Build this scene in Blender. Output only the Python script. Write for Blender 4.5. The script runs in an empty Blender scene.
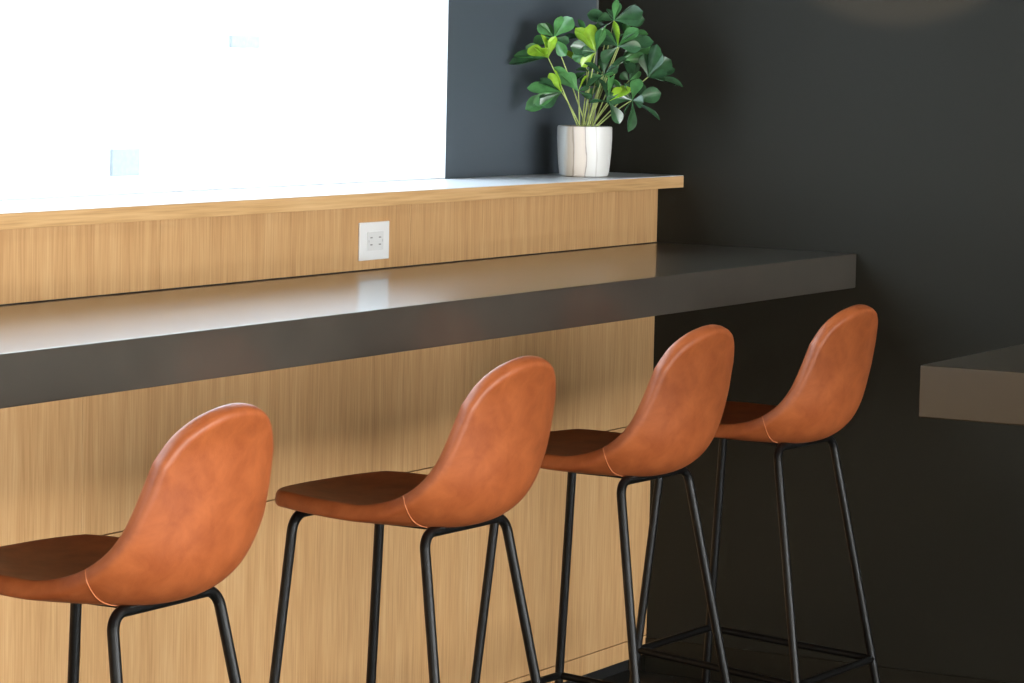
import bpy, bmesh, math, random
from mathutils import Vector, Matrix
random.seed(7)
sc = bpy.context.scene
COL = sc.collection
sc.view_settings.view_transform = 'Standard'
sc.view_settings.look = 'None'
sc.view_settings.gamma = 1.0
sc.view_settings.use_curve_mapping = False
sc.view_settings.exposure = 0.0

# ------------------------------------------------------------------ camera
R = Vector((0.48911821, -0.87194649, 0.02174158))
U = Vector((0.07074514, 0.06450448, 0.9954066))
F = Vector((0.86934372, 0.48533338, -0.0932363))
cd = bpy.data.cameras.new('camera')
cd.sensor_width = 36.0
cd.lens = 3109.79 * 36.0 / 1024.0
cd.clip_start = 0.05
cd.clip_end = 200
cam = bpy.data.objects.new('camera', cd)
COL.objects.link(cam)
m = Matrix((R, U, -F)).transposed().to_4x4()
m.translation = Vector((-6.9304, -3.4615, 0.4691 + 1.085))
cam.matrix_world = m
sc.camera = cam


# ------------------------------------------------------------------ helpers
def link(name, me, mat=None, parent=None):
    o = bpy.data.objects.new(name, me)
    COL.objects.link(o)
    if mat is not None:
        me.materials.append(mat)
    if parent is not None:
        o.parent = parent
    return o


def finish(name, bm, mat, parent=None, smooth=True, angle=0.7):
    bmesh.ops.recalc_face_normals(bm, faces=bm.faces)
    for f in bm.faces:
        f.smooth = smooth
    if smooth:
        for e in bm.edges:
            if len(e.link_faces) == 2 and e.calc_face_angle(0) > angle:
                e.smooth = False
    me = bpy.data.meshes.new(name)
    bm.to_mesh(me)
    bm.free()
    return link(name, me, mat, parent)


def empty(name, loc, rz=0.0):
    o = bpy.data.objects.new(name, None)
    o.empty_display_size = 0.1
    COL.objects.link(o)
    o.location = loc
    o.rotation_euler = (0, 0, rz)
    return o


def tag(o, label, cat, group=None):
    o['label'] = label
    o['category'] = cat
    if group:
        o['group'] = group
    return o


def struct(o, label=None):
    o['kind'] = 'structure'
    if label:
        o['label'] = label
        o['category'] = o.name.split('_')[0]
    return o


def add_box(bm, a, b, bevel=0.0, seg=2):
    r = bmesh.ops.create_cube(bm, size=1.0)
    vs = r['verts']
    for v in vs:
        v.co = Vector([a[i] + (b[i] - a[i]) * (v.co[i] + 0.5) for i in range(3)])
    if bevel > 0:
        es = list({e for v in vs for e in v.link_edges})
        bmesh.ops.bevel(bm, geom=es, offset=bevel, segments=seg, profile=0.5, affect='EDGES')


def box(name, a, b, mat, parent=None, bevel=0.0, seg=2):
    bm = bmesh.new()
    add_box(bm, a, b, bevel, seg)
    return finish(name, bm, mat, parent, smooth=False)


def fillet(pts, r, n=8):
    """round the inner corners of a polyline"""
    pts = [Vector(p) for p in pts]
    out = [pts[0]]
    for i in range(1, len(pts) - 1):
        p0, p, p1 = pts[i - 1], pts[i], pts[i + 1]
        d0, d1 = (p0 - p).normalized(), (p1 - p).normalized()
        ang = d0.angle(d1)
        t = min(r / math.tan(ang / 2), (p0 - p).length * .48, (p1 - p).length * .48)
        a, b = p + d0 * t, p + d1 * t
        rr = t * math.tan(ang / 2)
        c = p + (d0 + d1).normalized() * (rr / math.sin(ang / 2))
        va, vb = a - c, b - c
        tot = va.angle(vb)
        ax = va.cross(vb).normalized()
        for k in range(n + 1):
            out.append(c + Matrix.Rotation(tot * k / n, 3, ax) @ va)
    out.append(pts[-1])
    return out


def add_tube(bm, pts, r, n=14, caps=True):
    pts = [Vector(p) for p in pts]
    rad = r if isinstance(r, (list, tuple)) else [r] * len(pts)
    tang = []
    for i in range(len(pts)):
        a = pts[max(i - 1, 0)]
        b = pts[min(i + 1, len(pts) - 1)]
        tang.append((b - a).normalized())
    nrm = tang[0].orthogonal().normalized()
    rings = []
    for i, p in enumerate(pts):
        nrm = (nrm - tang[i] * nrm.dot(tang[i])).normalized()
        bi = tang[i].cross(nrm)
        rings.append([bm.verts.new(p + (nrm * math.cos(2 * math.pi * k / n) + bi * math.sin(2 * math.pi * k / n)) * rad[i]) for k in range(n)])
    for i in range(len(rings) - 1):
        for k in range(n):
            bm.faces.new((rings[i][k], rings[i][(k + 1) % n], rings[i + 1][(k + 1) % n], rings[i + 1][k]))
    if caps:
        bm.faces.new(rings[0][::-1])
        bm.faces.new(rings[-1])


def tube(name, pts, r, mat, parent=None, n=14):
    bm = bmesh.new()
    add_tube(bm, pts, r, n)
    return finish(name, bm, mat, parent, angle=1.0)


def lathe(name, prof, mat, parent=None, n=64):
    bm = bmesh.new()
    rings = []
    for (r, z) in prof:
        if r < 1e-6:
            rings.append([bm.verts.new((0, 0, z))])
        else:
            rings.append([bm.verts.new((r * math.cos(2 * math.pi * k / n), r * math.sin(2 * math.pi * k / n), z)) for k in range(n)])
    for a, b in zip(rings, rings[1:]):
        for k in range(n):
            k2 = (k + 1) % n
            if len(a) == 1:
                bm.faces.new((a[0], b[k], b[k2]))
            elif len(b) == 1:
                bm.faces.new((a[k], a[k2], b[0]))
            else:
                bm.faces.new((a[k], a[k2], b[k2], b[k]))
    return finish(name, bm, mat, parent, angle=0.9)


def interp(tab, x):
    if x <= tab[0][0]:
        return tab[0][1]
    for (a, va), (b, vb) in zip(tab, tab[1:]):
        if x <= b:
            t = (x - a) / (b - a)
            t = t * t * (3 - 2 * t) if False else t
            return va + (vb - va) * t
    return tab[-1][1]


# ------------------------------------------------------------------ materials
def new_mat(name):
    mt = bpy.data.materials.new(name)
    mt.use_nodes = True
    nt = mt.node_tree
    b = nt.nodes['Principled BSDF']
    return mt, nt, b


def simple(name, col, rough=0.5, metal=0.0, spec=0.5, coat=0.0, coat_rough=0.05, noise=0.0, nscale=20, bump=0.0, bscale=200):
    mt, nt, b = new_mat(name)
    b.inputs['Base Color'].default_value = (*col, 1)
    b.inputs['Roughness'].default_value = rough
    b.inputs['Metallic'].default_value = metal
    b.inputs['Specular IOR Level'].default_value = spec
    b.inputs['Coat Weight'].default_value = coat
    b.inputs['Coat Roughness'].default_value = coat_rough
    tc = nt.nodes.new('ShaderNodeTexCoord')
    if noise > 0:
        nz = nt.nodes.new('ShaderNodeTexNoise')
        nz.inputs['Scale'].default_value = nscale
        nz.inputs['Detail'].default_value = 5
        nt.links.new(tc.outputs['Object'], nz.inputs['Vector'])
        mx = nt.nodes.new('ShaderNodeValToRGB')
        mx.color_ramp.elements[0].position = .3
        mx.color_ramp.elements[1].position = .7
        mx.color_ramp.elements[0].color = (*[c * (1 - noise) for c in col], 1)
        mx.color_ramp.elements[1].color = (*[min(1, c * (1 + noise)) for c in col], 1)
        nt.links.new(nz.outputs['Fac'], mx.inputs['Fac'])
        nt.links.new(mx.outputs['Color'], b.inputs['Base Color'])
    if bump > 0:
        nz = nt.nodes.new('ShaderNodeTexNoise')
        nz.inputs['Scale'].default_value = bscale
        nz.inputs['Detail'].default_value = 4
        nt.links.new(tc.outputs['Object'], nz.inputs['Vector'])
        bp = nt.nodes.new('ShaderNodeBump')
        bp.inputs['Strength'].default_value = bump
        bp.inputs['Distance'].default_value = 0.001
        nt.links.new(nz.outputs['Fac'], bp.inputs['Height'])
        nt.links.new(bp.outputs['Normal'], b.inputs['Normal'])
    return mt


def wood(name, c_lo, c_mid, c_hi, scale_fine, scale_broad, rough=0.45):
    mt, nt, b = new_mat(name)
    tc = nt.nodes.new('ShaderNodeTexCoord')

    def nz(scl, detail, dist=0.0):
        mp = nt.nodes.new('ShaderNodeMapping')
        mp.inputs['Scale'].default_value = scl
        nt.links.new(tc.outputs['Object'], mp.inputs['Vector'])
        n = nt.nodes.new('ShaderNodeTexNoise')
        n.inputs['Scale'].default_value = 1.0
        n.inputs['Detail'].default_value = detail
        n.inputs['Distortion'].default_value = dist
        nt.links.new(mp.outputs['Vector'], n.inputs['Vector'])
        return n
    a = nz(scale_fine, 3)
    c = nz(scale_broad, 4, .6)
    fine = nt.nodes.new('ShaderNodeMath')
    fine.operation = 'MULTIPLY'
    fine.inputs[1].default_value = 0.55
    nt.links.new(a.outputs['Fac'], fine.inputs[0])
    br = nt.nodes.new('ShaderNodeMath')
    br.operation = 'MULTIPLY_ADD'
    br.inputs[1].default_value = 0.45
    nt.links.new(c.outputs['Fac'], br.inputs[0])
    nt.links.new(fine.outputs[0], br.inputs[2])
    rp = nt.nodes.new('ShaderNodeValToRGB')
    e = rp.color_ramp.elements
    e[0].position = .32
    e[0].color = (*c_lo, 1)
    e[1].position = .68
    e[1].color = (*c_hi, 1)
    mid = e.new(.5)
    mid.color = (*c_mid, 1)
    nt.links.new(br.outputs[0], rp.inputs['Fac'])
    nt.links.new(rp.outputs['Color'], b.inputs['Base Color'])
    b.inputs['Roughness'].default_value = rough
    b.inputs['Specular IOR Level'].default_value = 0.35
    bp = nt.nodes.new('ShaderNodeBump')
    bp.inputs['Strength'].default_value = .25
    bp.inputs['Distance'].default_value = .0006
    nt.links.new(a.outputs['Fac'], bp.inputs['Height'])
    nt.links.new(bp.outputs['Normal'], b.inputs['Normal'])
    return mt


W_LO, W_MID, W_HI = (.44, .24, .098), (.56, .325, .142), (.65, .41, .20)
M_wood = wood('oak_veneer_vertical', W_LO, W_MID, W_HI, (210, 210, 7), (30, 30, 1.0))
M_cap = wood('oak_edge_horizontal', (.44, .25, .10), (.60, .36, .16), (.70, .45, .22), (6, 120, 220), (1.5, 25, 45), rough=.35)
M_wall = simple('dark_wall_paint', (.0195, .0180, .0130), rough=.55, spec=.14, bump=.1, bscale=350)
M_wall_w = simple('slate_wall_with_glare', (.068, .084, .099), rough=.5, spec=.3, bump=.1, bscale=350)  # blue-grey lightened so the colour holds the window's glare on this wall
M_floor = simple('dark_floor_tile', (.022, .021, .018), rough=.35, noise=.25, nscale=3)
M_ceil = simple('ceiling_paint', (.05, .05, .05), rough=.8, noise=.03)
M_room = simple('plaster_paint', (.35, .34, .32), rough=.8, noise=.03)
M_kick = simple('black_kick', (.012, .012, .012), rough=.5, noise=.2)
M_white = simple('white_plastic', (.80, .80, .79), rough=.35, noise=.01)
M_slot = simple('slot_dark', (.18, .17, .16), rough=.6, noise=.05)
M_frame = simple('white_window_frame', (.85, .87, .9), rough=.5, noise=.02)
M_metal = simple('black_powder_coat', (.0045, .0045, .0045), rough=.38, spec=.28, noise=.05, nscale=60)
M_plastic = simple('black_plastic', (.01, .01, .01), rough=.55, noise=.2)
M_soil = simple('dark_moss', (.05, .045, .03), rough=.95, noise=.5, nscale=90, bump=.8)
M_stem = simple('stem_green', (.42, .50, .16), rough=.5, noise=.2, nscale=40)
M_facade = simple('pale_render', (.7, .72, .75), rough=.9, noise=.05, nscale=2)
M_pane = simple('blue_grey_pane', (.18, .188, .182), rough=.7, noise=.1)
M_ground = simple('pale_paving', (.62, .62, .62), rough=.9, noise=.05, nscale=2)
M_stitch = simple('orange_thread', (.62, .21, .08), rough=.6, noise=.1, nscale=300)


def leather():
    mt, nt, b = new_mat('cognac_leather')
    tc = nt.nodes.new('ShaderNodeTexCoord')
    n1 = nt.nodes.new('ShaderNodeTexNoise')
    n1.inputs['Scale'].default_value = 20
    n1.inputs['Detail'].default_value = 6
    n1.inputs['Roughness'].default_value = .6
    n1.inputs['Distortion'].default_value = .4
    nt.links.new(tc.outputs['Object'], n1.inputs['Vector'])
    rp = nt.nodes.new('ShaderNodeValToRGB')
    e = rp.color_ramp.elements
    e[0].position = .30
    e[0].color = (.30, .070, .018, 1)
    e[1].position = .72
    e[1].color = (.46, .125, .036, 1)
    nt.links.new(n1.outputs['Fac'], rp.inputs['Fac'])
    nt.links.new(rp.outputs['Color'], b.inputs['Base Color'])
    b.inputs['Roughness'].default_value = .43
    b.inputs['Specular IOR Level'].default_value = .42
    n2 = nt.nodes.new('ShaderNodeTexVoronoi')
    n2.inputs['Scale'].default_value = 420
    nt.links.new(tc.outputs['Object'], n2.inputs['Vector'])
    bp = nt.nodes.new('ShaderNodeBump')
    bp.inputs['Strength'].default_value = .12
    bp.inputs['Distance'].default_value = .0006
    nt.links.new(n2.outputs['Distance'], bp.inputs['Height'])
    nt.links.new(bp.outputs['Normal'], b.inputs['Normal'])
    return mt


M_leather = leather()


def counter_mat(name, col):
    mt, nt, b = new_mat(name)
    tc = nt.nodes.new('ShaderNodeTexCoord')
    n1 = nt.nodes.new('ShaderNodeTexNoise')
    n1.inputs['Scale'].default_value = 9
    n1.inputs['Detail'].default_value = 7
    nt.links.new(tc.outputs['Object'], n1.inputs['Vector'])
    rp = nt.nodes.new('ShaderNodeValToRGB')
    rp.color_ramp.elements[0].position = .3
    rp.color_ramp.elements[1].position = .75
    rp.color_ramp.elements[0].color = (*[c * .88 for c in col], 1)
    rp.color_ramp.elements[1].color = (*[c * 1.12 for c in col], 1)
    nt.links.new(n1.outputs['Fac'], rp.inputs['Fac'])
    nt.links.new(rp.outputs['Color'], b.inputs['Base Color'])
    b.inputs['Roughness'].default_value = .295
    b.inputs['IOR'].default_value = 1.55
    b.inputs['Specular IOR Level'].default_value = .6
    b.inputs['Coat Weight'].default_value = .52
    b.inputs['Coat Roughness'].default_value = .035
    b.inputs['Coat IOR'].default_value = 1.35
    return mt


M_counter = counter_mat('dark_polished_stone', (.062, .053, .042))
M_island = counter_mat('brown_polished_stone', (.042, .026, .011))
M_island.node_tree.nodes['Principled BSDF'].inputs['Coat Weight'].default_value = .4
M_island.node_tree.nodes['Principled BSDF'].inputs['Specular IOR Level'].default_value = .4


def leaf_mat(name, col, trans):
    mt, nt, b = new_mat(name)
    tc = nt.nodes.new('ShaderNodeTexCoord')
    n1 = nt.nodes.new('ShaderNodeTexNoise')
    n1.inputs['Scale'].default_value = 45
    n1.inputs['Detail'].default_value = 3
    nt.links.new(tc.outputs['Object'], n1.inputs['Vector'])
    rp = nt.nodes.new('ShaderNodeValToRGB')
    rp.color_ramp.elements[0].position = .3
    rp.color_ramp.elements[1].position = .7
    rp.color_ramp.elements[0].color = (*[c * .65 for c in col], 1)
    rp.color_ramp.elements[1].color = (*[c * 1.3 for c in col], 1)
    nt.links.new(n1.outputs['Fac'], rp.inputs['Fac'])
    nt.links.new(rp.outputs['Color'], b.inputs['Base Color'])
    b.inputs['Roughness'].default_value = .26
    b.inputs['Specular IOR Level'].default_value = .8
    tr = nt.nodes.new('ShaderNodeBsdfTranslucent')
    tr.inputs['Color'].default_value = (*[min(1, c * 1.7) for c in col], 1)
    mx = nt.nodes.new('ShaderNodeMixShader')
    mx.inputs['Fac'].default_value = trans
    nt.links.new(b.outputs[0], mx.inputs[1])
    nt.links.new(tr.outputs[0], mx.inputs[2])
    nt.links.new(mx.outputs[0], nt.nodes['Material Output'].inputs['Surface'])
    return mt


M_leaf = {
    'y': leaf_mat('young_leaf', (.40, .62, .06), .35),
    'g': leaf_mat('mid_leaf', (.11, .31, .10), .25),
    'd': leaf_mat('dark_leaf', (.040, .110, .045), .15),
}


def pot_mat():
    mt, nt, b = new_mat('marbled_ceramic')
    tc = nt.nodes.new('ShaderNodeTexCoord')
    mp = nt.nodes.new('ShaderNodeMapping')
    mp.inputs['Scale'].default_value = (1, 1, .22)
    nt.links.new(tc.outputs['Object'], mp.inputs['Vector'])
    n1 = nt.nodes.new('ShaderNodeTexNoise')
    n1.inputs['Scale'].default_value = 26
    n1.inputs['Detail'].default_value = 4
    nt.links.new(mp.outputs['Vector'], n1.inputs['Vector'])
    # lateral coordinate along (0.489,-0.873): tan band on one flank of the pot
    dt = nt.nodes.new('ShaderNodeVectorMath')
    dt.operation = 'DOT_PRODUCT'
    dt.inputs[1].default_value = (.489, -.873, 0)
    nt.links.new(tc.outputs['Object'], dt.inputs[0])
    ad = nt.nodes.new('ShaderNodeMath')
    ad.operation = 'MULTIPLY_ADD'
    ad.inputs[1].default_value = .030
    nt.links.new(n1.outputs['Fac'], ad.inputs[0])
    nt.links.new(dt.outputs['Value'], ad.inputs[2])      # value + noise*.03
    mr = nt.nodes.new('ShaderNodeMapRange')
    mr.inputs['From Min'].default_value = -.047
    mr.inputs['From Max'].default_value = .077
    nt.links.new(ad.outputs[0], mr.inputs['Value'])
    rp = nt.nodes.new('ShaderNodeValToRGB')
    stops = [(0.0, (.66, .65, .62)), (.12, (.66, .65, .62)), (.17, (.58, .47, .36)), (.24, (.60, .49, .38)),
             (.262, (.30, .22, .16)), (.285, (.66, .55, .45)), (.44, (.68, .58, .49)), (.475, (.62, .52, .44)),
             (.492, (.26, .21, .18)), (.51, (.63, .59, .54)), (.70, (.66, .64, .61)), (.72, (.50, .46, .42)), (.74, (.66, .64, .61)), (1.0, (.66, .65, .62))]
    e = rp.color_ramp.elements
    e[0].position, e[0].color = stops[0][0], (*stops[0][1], 1)
    e[1].position, e[1].color = stops[-1][0], (*stops[-1][1], 1)
    for p, c in stops[1:-1]:
        x = e.new(p)
        x.color = (*c, 1)
    nt.links.new(mr.outputs['Result'], rp.inputs['Fac'])
    nt.links.new(rp.outputs['Color'], b.inputs['Base Color'])
    b.inputs['Roughness'].default_value = .4
    return mt


M_pot = pot_mat()

# window glass: clear with a faint mirror
M_glass, nt, b = new_mat('clear_glass')
nt.nodes.remove(b)
tr = nt.nodes.new('ShaderNodeBsdfTransparent')
gl = nt.nodes.new('ShaderNodeBsdfGlossy')
gl.inputs['Roughness'].default_value = .02
mx = nt.nodes.new('ShaderNodeMixShader')
mx.inputs['Fac'].default_value = .05
nt.links.new(tr.outputs[0], mx.inputs[1])
nt.links.new(gl.outputs[0], mx.inputs[2])
nt.links.new(mx.outputs[0], nt.nodes['Material Output'].inputs['Surface'])

# ------------------------------------------------------------------ room shell
X0, Y0, ZC = -10.0, -7.0, 2.9          # far left, behind, ceiling
YW = 0.184                             # inner face of the window wall
T = 0.15
ZT = 1.085                             # worktop height
struct(box('floor', (X0 - T, Y0 - T, -.1), (T, YW + T, 0), M_floor))
struct(box('ceiling', (X0 - T, Y0 - T, ZC), (T, YW + T, ZC + .1), M_ceil))
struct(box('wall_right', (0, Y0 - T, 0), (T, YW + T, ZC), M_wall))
struct(box('wall_left', (X0 - T, Y0 - T, 0), (X0, YW + T, ZC), M_room))
struct(box('trim_1', (-.0045, YW - .0035, 1.2551), (-.0002, YW - .0002, ZC), simple('grey_sealant', (.16, .17, .17), rough=.5, noise=.05)))


def wall_with_hole(name, y0, y1, hx0, hx1, hz0, hz1, mat):
    bm = bmesh.new()
    xs = [X0, hx0, hx1, 0]
    zs = [0, hz0, hz1, ZC]
    for i in range(3):
        for k in range(3):
            if i == 1 and k == 1:
                continue
            add_box(bm, (xs[i], y0, zs[k]), (xs[i + 1], y1, zs[k + 1]))
    bmesh.ops.remove_doubles(bm, verts=bm.verts, dist=1e-5)
    # drop the internal faces shared by neighbouring blocks
    seen = {}
    for f in list(bm.faces):
        key = tuple(sorted(v.index for v in f.verts)) if False else tuple(sorted((round(v.co.x, 4), round(v.co.y, 4), round(v.co.z, 4)) for v in f.verts))
        seen.setdefault(key, []).append(f)
    dead = [f for fs in seen.values() if len(fs) > 1 for f in fs]
    bmesh.ops.delete(bm, geom=dead, context='FACES_ONLY')
    return struct(finish(name, bm, mat, smooth=False))


WX0, WX1, WZ0, WZ1 = -8.6, -0.7325, 1.2549, 2.6
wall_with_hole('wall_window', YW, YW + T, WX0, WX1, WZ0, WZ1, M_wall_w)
BX0, BX1, BZ0, BZ1 = -7.4, -.1, .45, 2.15
wall_with_hole('wall_back', Y0 - T, Y0, BX0, BX1, BZ0, BZ1, M_room)


def window(name, x0, x1, z0, z1, y, bars, dep=.05):
    fr = .012
    bm = bmesh.new()
    add_box(bm, (x0, y, z0), (x1, y + dep, z0 + .004))
    add_box(bm, (x0, y, z1 - fr), (x1, y + dep, z1))
    add_box(bm, (x0, y, z0), (x0 + fr, y + dep, z1))
    add_box(bm, (x1 - .003, y, z0), (x1, y + dep, z1))
    for bx in bars:
        add_box(bm, (bx - .02, y, z0), (bx + .02, y + dep, z1))
    w = struct(finish(name, bm, M_frame, smooth=False))
    box('window_pane', (x0 + fr, y + .022, z0 + .004), (x1 - .003, y + .028, z1 - fr), M_glass, w)
    return w


window('window_1', WX0, WX1, WZ0, WZ1, YW + .001, [-4.6], T - .002)
window('window_added', BX0, BX1, BZ0, BZ1, Y0 - .08, [-5.0, -2.6])  # unseen window, added to house the front fill lamp

# skirting on the right wall: thin ledge on top catches the light
bm = bmesh.new()
add_box(bm, (-.009, Y0, 0), (-.0005, -.001, .0885), .0015, 2)
struct(finish('baseboard_right', bm, M_wall, angle=.9))

# outdoors: paving and a pale building that the daylight bleaches out
struct(box('ground_outside', (-60, YW + T + .05, -.6), (90, 80, -.15), M_ground))
bd = empty('building', (14, 16, -.15))
tag(bd, 'pale washed-out building seen through the bright window', 'building')
box('facade', (-30, 0, 0), (30, 6, 12), M_facade, bd, bevel=.05)


def out_pt(u, v, y):
    d = F + R * ((u - 512) / 3109.79) + U * ((341.5 - v) / 3109.79)
    c = cam.matrix_world.translation
    t = (y - c.y) / d.y
    return c + d * t


# (positions worked out once from the lens; the panes sit on the facade plane y = 16)
for (wx, wz, ww, wh) in ((21.42, 1.517, .55, .136), (19.27, .159, .48, .282)):
    box('window', (wx - 14, -.04, wz + .15), (wx - 14 + ww, .02, wz + .15 + wh), M_pane, bd, bevel=.01)

# ------------------------------------------------------------------ panelled half wall
hw = empty('panelled_half_wall', (0, 0, 0))
tag(hw, 'oak veneered half wall behind the bar worktop, reaching into the dark corner', 'wall panelling')
XE = -8.5
box('core', (XE, .019, .06), (-.001, YW - .001, 1.224), M_kick, hw)
box('toe_kick', (XE, .05, 0), (-.001, YW - .001, .0595), M_kick, hw)
G = .0012
PT = 0.0188
up = [XE, -7.62, -6.70, -5.785, -4.865, -3.95, -3.029, -2.109, -1.189, -.0015]
for a, b_ in zip(up, up[1:]):
    box('upper_panel', (a + G / 2, 0, ZT - .09), (b_ - G / 2, PT, 1.2245), M_wood, hw, bevel=.0004, seg=1)
ZJ, ZK, ZP = ZT - .4494, ZT - .9905, ZT - 1.0379
lo = [XE, -8.08, -6.645, -5.21, -3.78, -2.346, -.913, -.0015]
for a, b_ in zip(lo, lo[1:]):
    box('lower_panel', (a + G / 2, 0, ZJ + G), (b_ - G / 2, PT, ZT - .0915), M_wood, hw, bevel=.0004, seg=1)
    box('lower_panel', (a + G / 2, 0, ZK + G), (b_ - G / 2, PT, ZJ - G), M_wood, hw, bevel=.0004, seg=1)
    box('skirting_strip', (a + G / 2, 0, ZP), (b_ - G / 2, PT, ZK - G), M_wood, hw, bevel=.0004, seg=1)

ledge = box('window_ledge', (XE, -.0697, 1.2253), (-.001, YW - .0005, 1.2535), M_cap, None, bevel=.0008)
box('top_surface', (XE, -.0690, 1.2536), (-.0015, YW - .0005, 1.2549), simple('white_top', (.74, .745, .75), rough=.3, noise=.01), ledge)['label'] = 'white top of the ledge'  # even near-white sheet over the oak
tag(ledge, 'long light oak ledge under the window that carries the potted plant', 'ledge')

ctop = box('bar_worktop', (XE, -.5378, ZT - .0827), (-.001, -.003, ZT), M_counter, None, bevel=.002, seg=3)
box('sealant_line', (XE, -.0040, ZT + .0001), (-.002, -.0004, ZT + .0020), M_kick, ctop)
tag(ctop, 'long dark polished bar worktop with a deep front edge, above the stools', 'worktop')

# ------------------------------------------------------------------ outlet
ot = empty('wall_outlet', (-1.3440, -.0005, 1.085 + .0617))
tag(ot, 'white socket plate set sideways in the oak panelling above the bar', 'outlet')
pw, ph = .1175 / 2, .0805 / 2
box('cover_plate', (-pw, -.005, -ph), (pw, 0, ph), M_white, ot, bevel=.0018, seg=3)
rc = box('receptacle', (-.032, -.0072, -.0195), (.032, -.0045, .0195), simple('receptacle_white', (.70, .70, .69), rough=.4, noise=.01), ot, bevel=.0008)
for sx in (-1, 1):
    for dz in (-.0075, .0075):
        box('socket_slot', (sx * .017 - .0045, -.0078, dz - .0011), (sx * .017 + .0035, -.0070, dz + .0011), M_slot, rc)
    bm = bmesh.new()
    r = bmesh.ops.create_cone(bm, cap_ends=True, segments=16, radius1=.0024, radius2=.0024, depth=.0008)
    for v in r['verts']:
        v.co = Vector((sx * .0268, -.0074 + v.co.z, v.co.y))
    finish('ground_hole', bm, M_slot, rc, smooth=False)

# ------------------------------------------------------------------ island counter at the right
isl = empty('island_counter', (-2.4508, -1.6833, 0))
tag(isl, 'thick brown worktop corner jutting in at the right edge, behind the stools', 'counter')
L, D = 2.449, .62
box('worktop', (0, -D, ZT - .0812 - .001), (L, 0, ZT - .001), M_island, isl, bevel=.002, seg=3)
for lx in (.62, 1.9):
    box('support_leg', (lx, -D / 2 - .03, .0125), (lx + .06, -D / 2 + .03, ZT - .0824), M_metal, isl, bevel=.002)
    box('foot_plate', (lx - .12, -D / 2 - .15, 0), (lx + .18, -D / 2 + .15, .0124), M_metal, isl, bevel=.002)

# ------------------------------------------------------------------ bar stools
SP = [(0.1937, 0.7518), (0.1306, 0.7481), (0.0541, 0.7454), (-0.0305, 0.7418), (-0.1027, 0.7372), (-0.1567, 0.7375), (-0.1974, 0.76), (-0.2213, 0.7973), (-0.2324, 0.8544), (-0.2392, 0.9176), (-0.2469, 0.973), (-0.2635, 1.0145)]


def catmull(pts, n):
    P = [Vector((0, a, b)) for a, b in pts]
    P = [P[0] * 2 - P[1]] + P + [P[-1] * 2 - P[-2]]
    out = []
    for i in range(1, len(P) - 2):
        for k in range(n):
            t = k / n
            p0, p1, p2, p3 = P[i - 1], P[i], P[i + 1], P[i + 2]
            out.append(.5 * ((2 * p1) + (-p0 + p2) * t + (2 * p0 - 5 * p1 + 4 * p2 - p3) * t * t + (-p0 + 3 * p1 - 3 * p2 + p3) * t ** 3))
    out.append(P[-2])
    return out


spine = catmull(SP, 24)
cum = [0]
for a, b_ in zip(spine, spine[1:]):
    cum.append(cum[-1] + (b_ - a).length)


def spine_at(b_):                       # b in -1..1
    s = (b_ + 1) / 2 * cum[-1]
    lo_, hi = 0, len(cum) - 1
    while hi - lo_ > 1:
        md = (lo_ + hi) // 2
        if cum[md] <= s:
            lo_ = md
        else:
            hi = md
    t = (s - cum[lo_]) / (cum[hi] - cum[lo_])
    p = spine[lo_].lerp(spine[hi], t)
    a = spine[max(lo_ - 12, 0)]
    c = spine[min(hi + 12, len(spine) - 1)]
    tg = (c - a).normalized()
    return p, Vector((0, tg.z, -tg.y))   # position, normal towards the sitter


def smooth_tab(tab):
    P = catmull([(a, b_) for a, b_ in tab], 12)
    return [(p.y, p.z) for p in P]


RP = [(0.2249, 0.782), (0.1597, 0.7708), (0.076, 0.7609), (0.0044, 0.7561), (-0.0592, 0.7556), (-0.1144, 0.7693), (-0.1563, 0.7976), (-0.1834, 0.836), (-0.1992, 0.8832), (-0.211, 0.935), (-0.2218, 0.982), (-0.2347, 1.018)]
rim_c = catmull(RP, 24)
rcum = [0]
for a, b_ in zip(rim_c, rim_c[1:]):
    rcum.append(rcum[-1] + (b_ - a).length)


def along(curve, cm, b_):
    s = (b_ + 1) / 2 * cm[-1]
    lo_, hi = 0, len(cm) - 1
    while hi - lo_ > 1:
        md = (lo_ + hi) // 2
        if cm[md] <= s:
            lo_ = md
        else:
            hi = md
    return curve[lo_].lerp(curve[hi], (s - cm[lo_]) / (cm[hi] - cm[lo_]))


WT = smooth_tab([(-1, 0.2322), (-0.8, 0.2178), (-0.5, 0.2033), (-0.2, 0.1958), (0, 0.188), (0.25, 0.1755), (0.5, 0.167), (0.75, 0.1711), (0.9, 0.191), (1, 0.2135)])
KK = .84
TH = .0150                              # half thickness


def surf(u, t):
    v = t + .20 * abs(u) ** 4 * (1 - t * t)      # t = 0 follows the upholstery seam
    a = u * math.sqrt(1 - KK * v * v / 2)
    b_ = v * math.sqrt(1 - KK * u * u / 2)
    p = along(spine, cum, b_)
    r = along(rim_c, rcum, b_)
    return p.lerp(r, abs(a) ** 2.2) + Vector((a * interp(WT, b_), 0, 0))


NU, NV = 36, 90
VS = 0.0                                # seam station
vals = []
n1 = int(NV * (VS + 1) / 2)
vals_f = [-1 + (VS + 1) * k / n1 for k in range(n1 + 1)]
vals_b = [VS + (1 - VS) * k / (NV - n1) for k in range(NV - n1 + 1)]
us = [math.sin(math.pi / 2 * (-1 + 2 * k / NU)) * .35 + (-1 + 2 * k / NU) * .65 for k in range(NU + 1)]


def nrm_at(u, v):
    h = 1e-3
    u0, u1 = max(-1, u - h), min(1, u + h)
    v0, v1 = max(-1, v - h), min(1, v + h)
    du = surf(u1, v) - surf(u0, v)
    dv = surf(u, v1) - surf(u, v0)
    n = du.cross(dv).normalized()       # x cross (front->back)
    return n, du.normalized(), dv.normalized()


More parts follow.
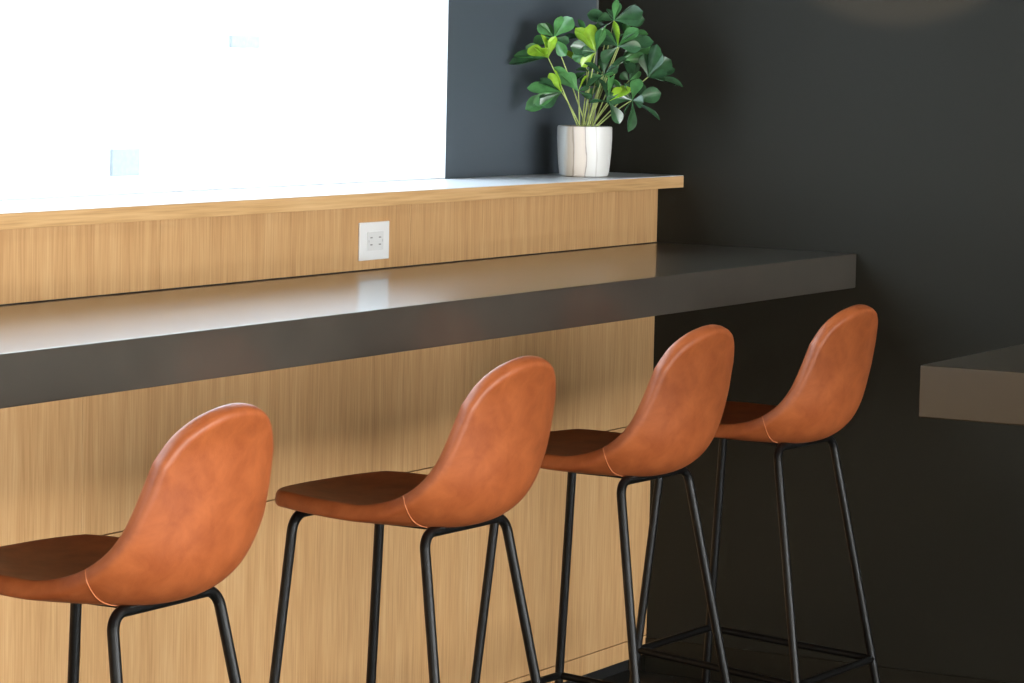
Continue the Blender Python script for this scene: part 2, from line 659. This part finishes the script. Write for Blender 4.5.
SGN = 1
_t = nrm_at(0, -.5)[0]
if _t.z < 0:
    SGN = -1


def shell(name, vv, open_start, open_end, mat, parent):
    """closed padded shell over the stations vv; open_* marks the seam end"""
    bm = bmesh.new()
    nu, nv = len(us), len(vv)
    top, bot = [], []
    NN = {}
    for j, v in enumerate(vv):
        rt, rb = [], []
        for i, u in enumerate(us):
            n, du, dv = nrm_at(u, v)
            n = n * SGN
            P = surf(u, v)
            NN[(i, j)] = (P, n, du, dv)
            rt.append(bm.verts.new(P + n * TH))
            rb.append(bm.verts.new(P - n * TH))
        top.append(rt)
        bot.append(rb)
    for j in range(nv - 1):
        for i in range(nu - 1):
            bm.faces.new((top[j][i], top[j][i + 1], top[j + 1][i + 1], top[j + 1][i]))
            bm.faces.new((bot[j][i], bot[j + 1][i], bot[j + 1][i + 1], bot[j][i + 1]))
    # boundary walk (all around except the seam row)
    walk = []
    if open_end:       # front part: from (0,end) down the side, across the front, up the other side
        walk = [(0, j) for j in range(nv - 1, -1, -1)] + [(i, 0) for i in range(1, nu)] + [(nu - 1, j) for j in range(1, nv)]
    else:
        walk = [(0, j) for j in range(nv)] + [(i, nv - 1) for i in range(1, nu)] + [(nu - 1, j) for j in range(nv - 2, -1, -1)]
    K = 7
    rows = []
    for w, (i, j) in enumerate(walk):
        P, n, du, dv = NN[(i, j)]
        pa = NN[walk[max(w - 1, 0)]][0]
        pb = NN[walk[min(w + 1, len(walk) - 1)]][0]
        tg = (pb - pa).normalized()
        o = tg.cross(n).normalized()
        c = NN[(nu // 2, nv // 2)][0]
        ref = Vector((0, 0, 0))
        if i == 0:
            ref -= du
        if i == nu - 1:
            ref += du
        if j == 0 and not open_start:
            ref -= dv
        if j == nv - 1 and not open_end:
            ref += dv
        if o.dot(ref) < 0:
            o = -o
        row = [top[j][i]]
        for k in range(1, K):
            an = math.pi * k / K
            cs, sn = math.cos(an), math.sin(an)
            row.append(bm.verts.new(P + n * TH * math.copysign(abs(cs) ** .75, cs) + o * (TH * .80) * sn ** .75))
        row.append(bot[j][i])
        rows.append(row)
    for r0, r1 in zip(rows, rows[1:]):
        for k in range(K):
            try:
                bm.faces.new((r0[k], r1[k], r1[k + 1], r0[k + 1]))
            except ValueError:
                pass
    # cap over the seam row
    js = nv - 1 if open_end else 0
    caps = []
    for i in range(nu - 1):
        caps.append(bm.faces.new((top[js][i], top[js][i + 1], bot[js][i + 1], bot[js][i])))
    caps.append(bm.faces.new(rows[0]))
    caps.append(bm.faces.new(rows[-1]))
    bmesh.ops.recalc_face_normals(bm, faces=bm.faces)
    for f in bm.faces:
        f.smooth = True
    for f in caps:
        for e in f.edges:
            if any(g not in caps for g in e.link_faces):
                e.smooth = False
    me = bpy.data.meshes.new(name)
    bm.to_mesh(me)
    bm.free()
    o = link(name, me, mat, parent)
    # the seam line on the outside, rim to rim
    line = [Vector(v_) for v_ in ()]
    r0 = [v_ for v_ in rows[0 if True else -1]]
    return o


def seam_line():
    pts = []
    for i, u in enumerate(us):
        n = nrm_at(u, VS)[0] * SGN
        pts.append(surf(u, VS) - n * (TH + .0003))
    # wrap round the rim
    def rim(u, sgn):
        n, du, dv = nrm_at(u, VS)
        n = n * SGN
        o = du * sgn
        return [surf(u, VS) + n * TH * math.copysign(abs(math.cos(a)) ** .75, math.cos(a)) + o * (TH * .8 + .0004) * math.sin(a) ** .75 for a in (math.pi * .3, math.pi * .42, math.pi * .55, math.pi * .7, math.pi * .85)]
    return rim(-1, -1) + pts + rim(1, 1)[::-1]


zr, zf, zfl = .721, .730, 0.0
TOP = {'rn': (-.133, -.142, zr), 'rf': (.133, -.142, zr), 'fn': (-.138, .129, zf), 'ff': (.138, .129, zf)}
BOT = {'rn': (-.211, -.273, 0), 'rf': (.211, -.273, 0), 'fn': (-.181, .188, 0), 'ff': (.181, .188, 0)}
TR = .0092


def make_stool():
    root = empty('bar_stool', (0, 0, 0))
    shell('seat', vals_f, False, True, M_leather, root)
    back = shell('backrest', vals_b, True, False, M_leather, root)
    tube('stitched_seam', seam_line(), .0011, M_stitch, back, n=6)
    for k, other in (('rn', 'rf'), ('rf', 'rn'), ('fn', 'ff'), ('ff', 'fn')):
        t, b_, o = Vector(TOP[k]), Vector(BOT[k]), Vector(TOP[other])
        b2 = b_.lerp(t, .012 / (t - b_).length)
        mid = t.lerp(o, .28)
        lg = tube('leg', fillet([b2, t, mid], .032, 10), TR, M_metal, root)
        tube('foot_glide', [b_ + Vector((0, 0, .0002)), b_ + (t - b_).normalized() * .016], [.0115, .0105], M_plastic, lg, n=16)
    for a, b_ in (('rn', 'rf'), ('fn', 'ff')):
        A, B = Vector(TOP[a]), Vector(TOP[b_])
        tube('seat_rail', [A.lerp(B, .279), A.lerp(B, .721)], TR, M_metal, root)
    for sx in (-1, 1):
        tube('seat_rail', [(sx * .060, .125, zf), (sx * .060, 0, .7245), (sx * .060, -.138, zr)], .006, M_metal, root)
    # shallow mounting pan under the upholstery
    bm = bmesh.new()
    add_box(bm, (-.100, -.150, .7225), (.100, -.02, .7275), .002, 2)
    finish('mounting_pan', bm, M_plastic, root, angle=.9)

    def at(k, z):
        t, b_ = Vector(TOP[k]), Vector(BOT[k])
        return b_.lerp(t, (z - b_.z) / (t.z - b_.z))
    J = {'rn': at('rn', .225), 'rf': at('rf', .225), 'fn': at('fn', .251), 'ff': at('ff', .251)}
    for a, b_ in (('rn', 'rf'), ('rf', 'ff'), ('ff', 'fn'), ('fn', 'rn')):
        tube('footrest_bar', [J[a].lerp(J[b_], .01), J[a].lerp(J[b_], .99)], .0078, M_metal, root)
    return root


def dup(o, parent=None):
    c = o.copy()
    COL.objects.link(c)
    if parent is not None:
        c.parent = parent
    for ch in list(o.children):
        dup(ch, c)
    return c


spots = [(-3.158, -.629, -.006, 'cognac leather bar stool nearest the camera, cropped by the left edge'),
         (-2.230, -.612, -.037, 'cognac leather bar stool below the wall outlet, second from the left'),
         (-1.434, -.585, -.053, 'cognac leather bar stool overlapping the end of the oak panelling, third from the left'),
         (-.756, -.610, -.046, 'cognac leather bar stool farthest away, wholly in front of the dark wall')]
proto = make_stool()
for i, (x, y, w, lab) in enumerate(spots):
    s = proto if i == 0 else dup(proto)
    s.location = (x, y, 0)
    s.rotation_euler = (0, 0, w)
    tag(s, lab, 'bar stool', 'bar stools along the worktop')

# ------------------------------------------------------------------ potted plant
PC = Vector((-.300, .052, 1.2551))
plant = empty('potted_plant', PC)
tag(plant, 'leafy green plant in a marbled white pot on the oak ledge', 'plant')
pot = lathe('pot', [(0, 0), (.049, 0), (.056, .0015), (.0595, .006), (.0625, .03), (.065, .06), (.0662, .09), (.0662, .117), (.0652, .1208), (.0632, .1215),
                    (.0612, .1205), (.060, .112), (.058, .09), (0, .088)], M_pot, plant)
lathe('soil', [(0, .0885), (.0579, .0885), (.0582, .0925), (.03, .097), (0, .098)], M_soil, plant)
RD = Vector((.489, -.873, 0)).normalized()
VD = Vector((.873, .489, 0)).normalized()


def lp(cx, cy, d):
    """sprig point given as (lateral, height) on a 1/1516 m grid measured on the plant, and depth"""
    return RD * ((480 + cx / 3.414 - 583) / 414) + Vector((0, 0, (178 - cy / 3.414) / 414)) + VD * d


def add_leaf(bm, base, tip, width, curl, roll, fold=.25):
    ax = tip - base
    Ln = ax.length
    ax.normalize()
    up = Vector((0, 0, 1))
    side = ax.cross(up)
    if side.length < .2:
        side = ax.cross(VD)
    side.normalize()
    side = Matrix.Rotation(roll, 3, ax) @ side
    nn = side.cross(ax).normalized()
    NS, NW = 10, 3
    prof = [0.05, .11, .22, .38, .58, .78, .93, 1.0, .93, .66, .0]
    grids = []
    for off in (.0004, -.0004):
        g = []
        for i in range(NS + 1):
            t = i / NS
            w = max(prof[i], .02) * width / 2
            c = base + ax * (Ln * t) + nn * (curl * Ln * (t * t - .2 * t))
            row = []
            for k in range(-NW, NW + 1):
                q = k / NW
                row.append(bm.verts.new(c + side * (w * q) + nn * (fold * w * abs(q) ** 1.4 + off)))
            g.append(row)
        grids.append(g)
    A, B = grids
    for i in range(NS):
        for k in range(2 * NW):
            bm.faces.new((A[i][k], A[i][k + 1], A[i + 1][k + 1], A[i + 1][k]))
            bm.faces.new((B[i][k], B[i + 1][k], B[i + 1][k + 1], B[i][k + 1]))
        for k in (0, 2 * NW):
            bm.faces.new((A[i][k], A[i + 1][k], B[i + 1][k], B[i][k]))
    for i in (0, NS):
        for k in range(2 * NW):
            bm.faces.new((A[i][k], A[i][k + 1], B[i][k + 1], B[i][k]))


# sprigs: centre (x, y, depth), leaves: (tip x, tip y, depth offset, kind)
SPR = [
    ((220, 208, -.085), [(88, 222, -.01, 'd'), (105, 190, .01, 'g'), (150, 172, -.02, 'y'), (178, 165, -.03, 'y'), (205, 128, -.01, 'y'), (243, 135, .0, 'y')]),
    ((238, 140, -.07), [(182, 98, .0, 'g'), (212, 88, .02, 'g'), (300, 72, -.01, 'g'), (290, 155, .0, 'd'), (172, 152, .03, 'g'), (280, 200, -.02, 'g')]),
    ((268, 322, -.09), [(152, 305, .0, 'g'), (146, 378, -.01, 'g'), (200, 365, -.03, 'd'), (250, 245, -.02, 'y'), (190, 290, .02, 'd')]),
    ((325, 318, -.05), [(248, 232, -.02, 'g'), (285, 255, .0, 'g'), (350, 262, .01, 'y'), (372, 345, .01, 'd')]),
    ((380, 185, -.06), [(310, 105, -.01, 'y'), (350, 92, -.01, 'y'), (292, 168, -.02, 'd'), (405, 105, .0, 'g'), (300, 205, .0, 'g'), (330, 232, .0, 'y')]),
    ((440, 78, -.03), [(348, 60, .0, 'd'), (428, 40, .0, 'd'), (455, 18, .0, 'g'), (536, 40, -.01, 'd'), (545, 70, .01, 'd'), (380, 120, .01, 'd')]),
    ((455, 165, -.04), [(400, 100, .0, 'g'), (452, 92, .0, 'y'), (520, 100, .0, 'g'), (575, 140, .0, 'd'), (530, 165, -.02, 'd'), (385, 125, .02, 'd'), (395, 215, -.02, 'd')]),
    ((470, 210, .02), [(560, 205, .0, 'g'), (540, 130, .02, 'd'), (520, 250, -.02, 'd'), (440, 250, -.02, 'd'), (565, 160, .02, 'g')]),
    ((562, 266, .0), [(580, 160, .0, 'd'), (598, 172, -.02, 'd'), (655, 240, .01, 'd'), (684, 280, .0, 'd'), (640, 205, .02, 'd')]),
    ((508, 345, -.03), [(606, 318, .0, 'd'), (606, 405, -.01, 'd'), (512, 448, -.02, 'd'), (415, 335, -.02, 'd'), (440, 300, .0, 'd'), (530, 270, .02, 'g')]),
    ((428, 350, -.05), [(472, 420, -.01, 'd'), (365, 350, -.02, 'd'), (400, 270, .0, 'd'), (440, 260, .0, 'g'), (500, 300, .01, 'y')]),
    ((410, 262, -.04), [(340, 215, -.02, 'd'), (350, 300, -.01, 'd'), (455, 235, -.01, 'd'), (405, 200, .0, 'd'), (470, 300, .0, 'g'), (480, 200, -.03, 'd')]),
    ((360, 250, .0), [(300, 280, .0, 'd'), (270, 175, .0, 'y'), (380, 190, .01, 'd'), (420, 300, .0, 'g'), (318, 240, -.03, 'd')]),
    ((480, 120, .02), [(440, 60, .0, 'd'), (500, 50, .0, 'g'), (560, 120, .0, 'g'), (420, 150, -.01, 'd')]),
]
SPR += [
    ((345, 140, .0), [(300, 95, .0, 'd'), (330, 75, .01, 'g'), (385, 150, .0, 'd'), (270, 130, .0, 'd'), (350, 195, -.02, 'd')]),
    ((395, 300, .02), [(345, 330, .0, 'g'), (440, 330, .0, 'd'), (385, 240, .0, 'd'), (455, 290, .01, 'd'), (330, 275, .0, 'd')]),
    ((500, 280, .03), [(560, 320, .0, 'd'), (540, 250, .0, 'g'), (470, 255, .0, 'd'), (470, 330, .0, 'd'), (520, 225, .0, 'd')]),
    ((420, 130, .03), [(375, 90, .0, 'd'), (430, 175, .0, 'd'), (395, 165, .0, 'd'), (465, 115, .0, 'd')]),
]
LN = {'y': 'young_leaves', 'g': 'green_leaves', 'd': 'dark_leaves'}
for (cx, cy, dd), leaves in SPR:
    c = lp(cx, cy, dd)
    root_l = lp(352 + random.uniform(-6, 10), 442, 0)
    base = Vector((root_l.x * 1.0, root_l.y * 1.0, .094))
    base = Vector((random.uniform(-.010, .012), random.uniform(-.010, .010), .094)) + RD * -.001
    ctrl = base.lerp(c, .55) + Vector((0, 0, .012))
    pts = []
    for k in range(13):
        t = k / 12
        pts.append(base * (1 - t) ** 2 + ctrl * 2 * t * (1 - t) + c * t * t)
    st = tube('stem', pts, [.0019 - .0006 * k / 12 for k in range(13)], M_stem, plant, n=8)
    for kind in 'ygd':
        bm = bmesh.new()
        cnt = 0
        for (tx, ty, td, kd) in leaves:
            if kd != kind:
                continue
            tip = lp(tx, ty, dd + td)
            ln = (tip - c).length
            add_leaf(bm, c, tip, min(max(ln * .56, .024), .041), random.uniform(-.22, .05), random.uniform(-.75, .75) + .9 * random.choice((-1, 1)))
            if random.random() < .7:
                off = RD * random.uniform(-.022, .022) + VD * random.uniform(-.03, .015) + Vector((0, 0, random.uniform(-.012, .026)))
                tip2 = c.lerp(tip, random.uniform(.6, .85)) + off
                if (PC + tip2).y < YW - .02 and tip2.z > .11:
                    add_leaf(bm, c, tip2, min(max(ln * .42, .018), .032), random.uniform(-.25, .1), random.uniform(-1.5, 1.5))
            cnt += 1
        if cnt:
            o = finish(LN[kind], bm, M_leaf[kind], st, angle=1.2)
            if kind == 'y':
                o['label'] = 'fresh yellow-green leaves'
        else:
            bm.free()

# ------------------------------------------------------------------ light
wd = bpy.data.worlds.new('sky')
sc.world = wd
wd.use_nodes = True
bg = wd.node_tree.nodes['Background']
bg.inputs['Color'].default_value = (.72, .87, 1.0, 1)
bg.inputs['Strength'].default_value = 8.5


def area(name, loc, target, sx, sy, power, col):
    ld = bpy.data.lights.new(name, 'AREA')
    ld.shape = 'RECTANGLE'
    ld.size, ld.size_y = sx, sy
    ld.energy = power
    ld.color = col
    o = bpy.data.objects.new(name, ld)
    COL.objects.link(o)
    o.location = loc
    o.rotation_euler = (Vector(target) - Vector(loc)).to_track_quat('-Z', 'Y').to_euler()
    return o


# added fill lamps: one behind the camera, one along the windowless left wall
area('window_daylight', (-3.75, Y0 + .03, 1.3), (-3.75, 0, 1.3), 7.2, 1.6, 430, (1.0, .95, .88))
area('side_fill', (X0 + .05, -4.2, 1.1), (0, -4.2, 1.0), 4.8, 1.5, 150, (1.0, .93, .82))
# recessed ceiling panels, warm
for x, y in ((-2.0, -4.3), (-5.2, -4.3), (-8.4, -4.3)):
    bm = bmesh.new()
    add_box(bm, (x - .32, y - .32, ZC - .012), (x + .32, y + .32, ZC - .001), .004)
    o = finish('ceiling_light', bm, M_frame, angle=.9)
    tag(o, 'square recessed ceiling light over the room behind the stools', 'ceiling light', 'ceiling lights')
    area('ceiling_lamp', (x, y, ZC - .025), (x, y, 0), .58, .58, 34, (1.0, .90, .76))
# accent spot that leaves a faint warm pool high on the dark wall
sp = bpy.data.lights.new('accent_spot', 'SPOT')
sp.energy = 420
sp.color = (1.0, .78, .58)
sp.spot_size = 2 * math.atan(.43 / 3.0)
sp.spot_blend = .12
sp.shadow_soft_size = .02
so = bpy.data.objects.new('accent_spot', sp)
COL.objects.link(so)
so.location = (-2.8, -1.4, 2.7)
so.rotation_euler = (Vector((0, -.655, 2.07)) - so.location).to_track_quat('-Z', 'Y').to_euler()
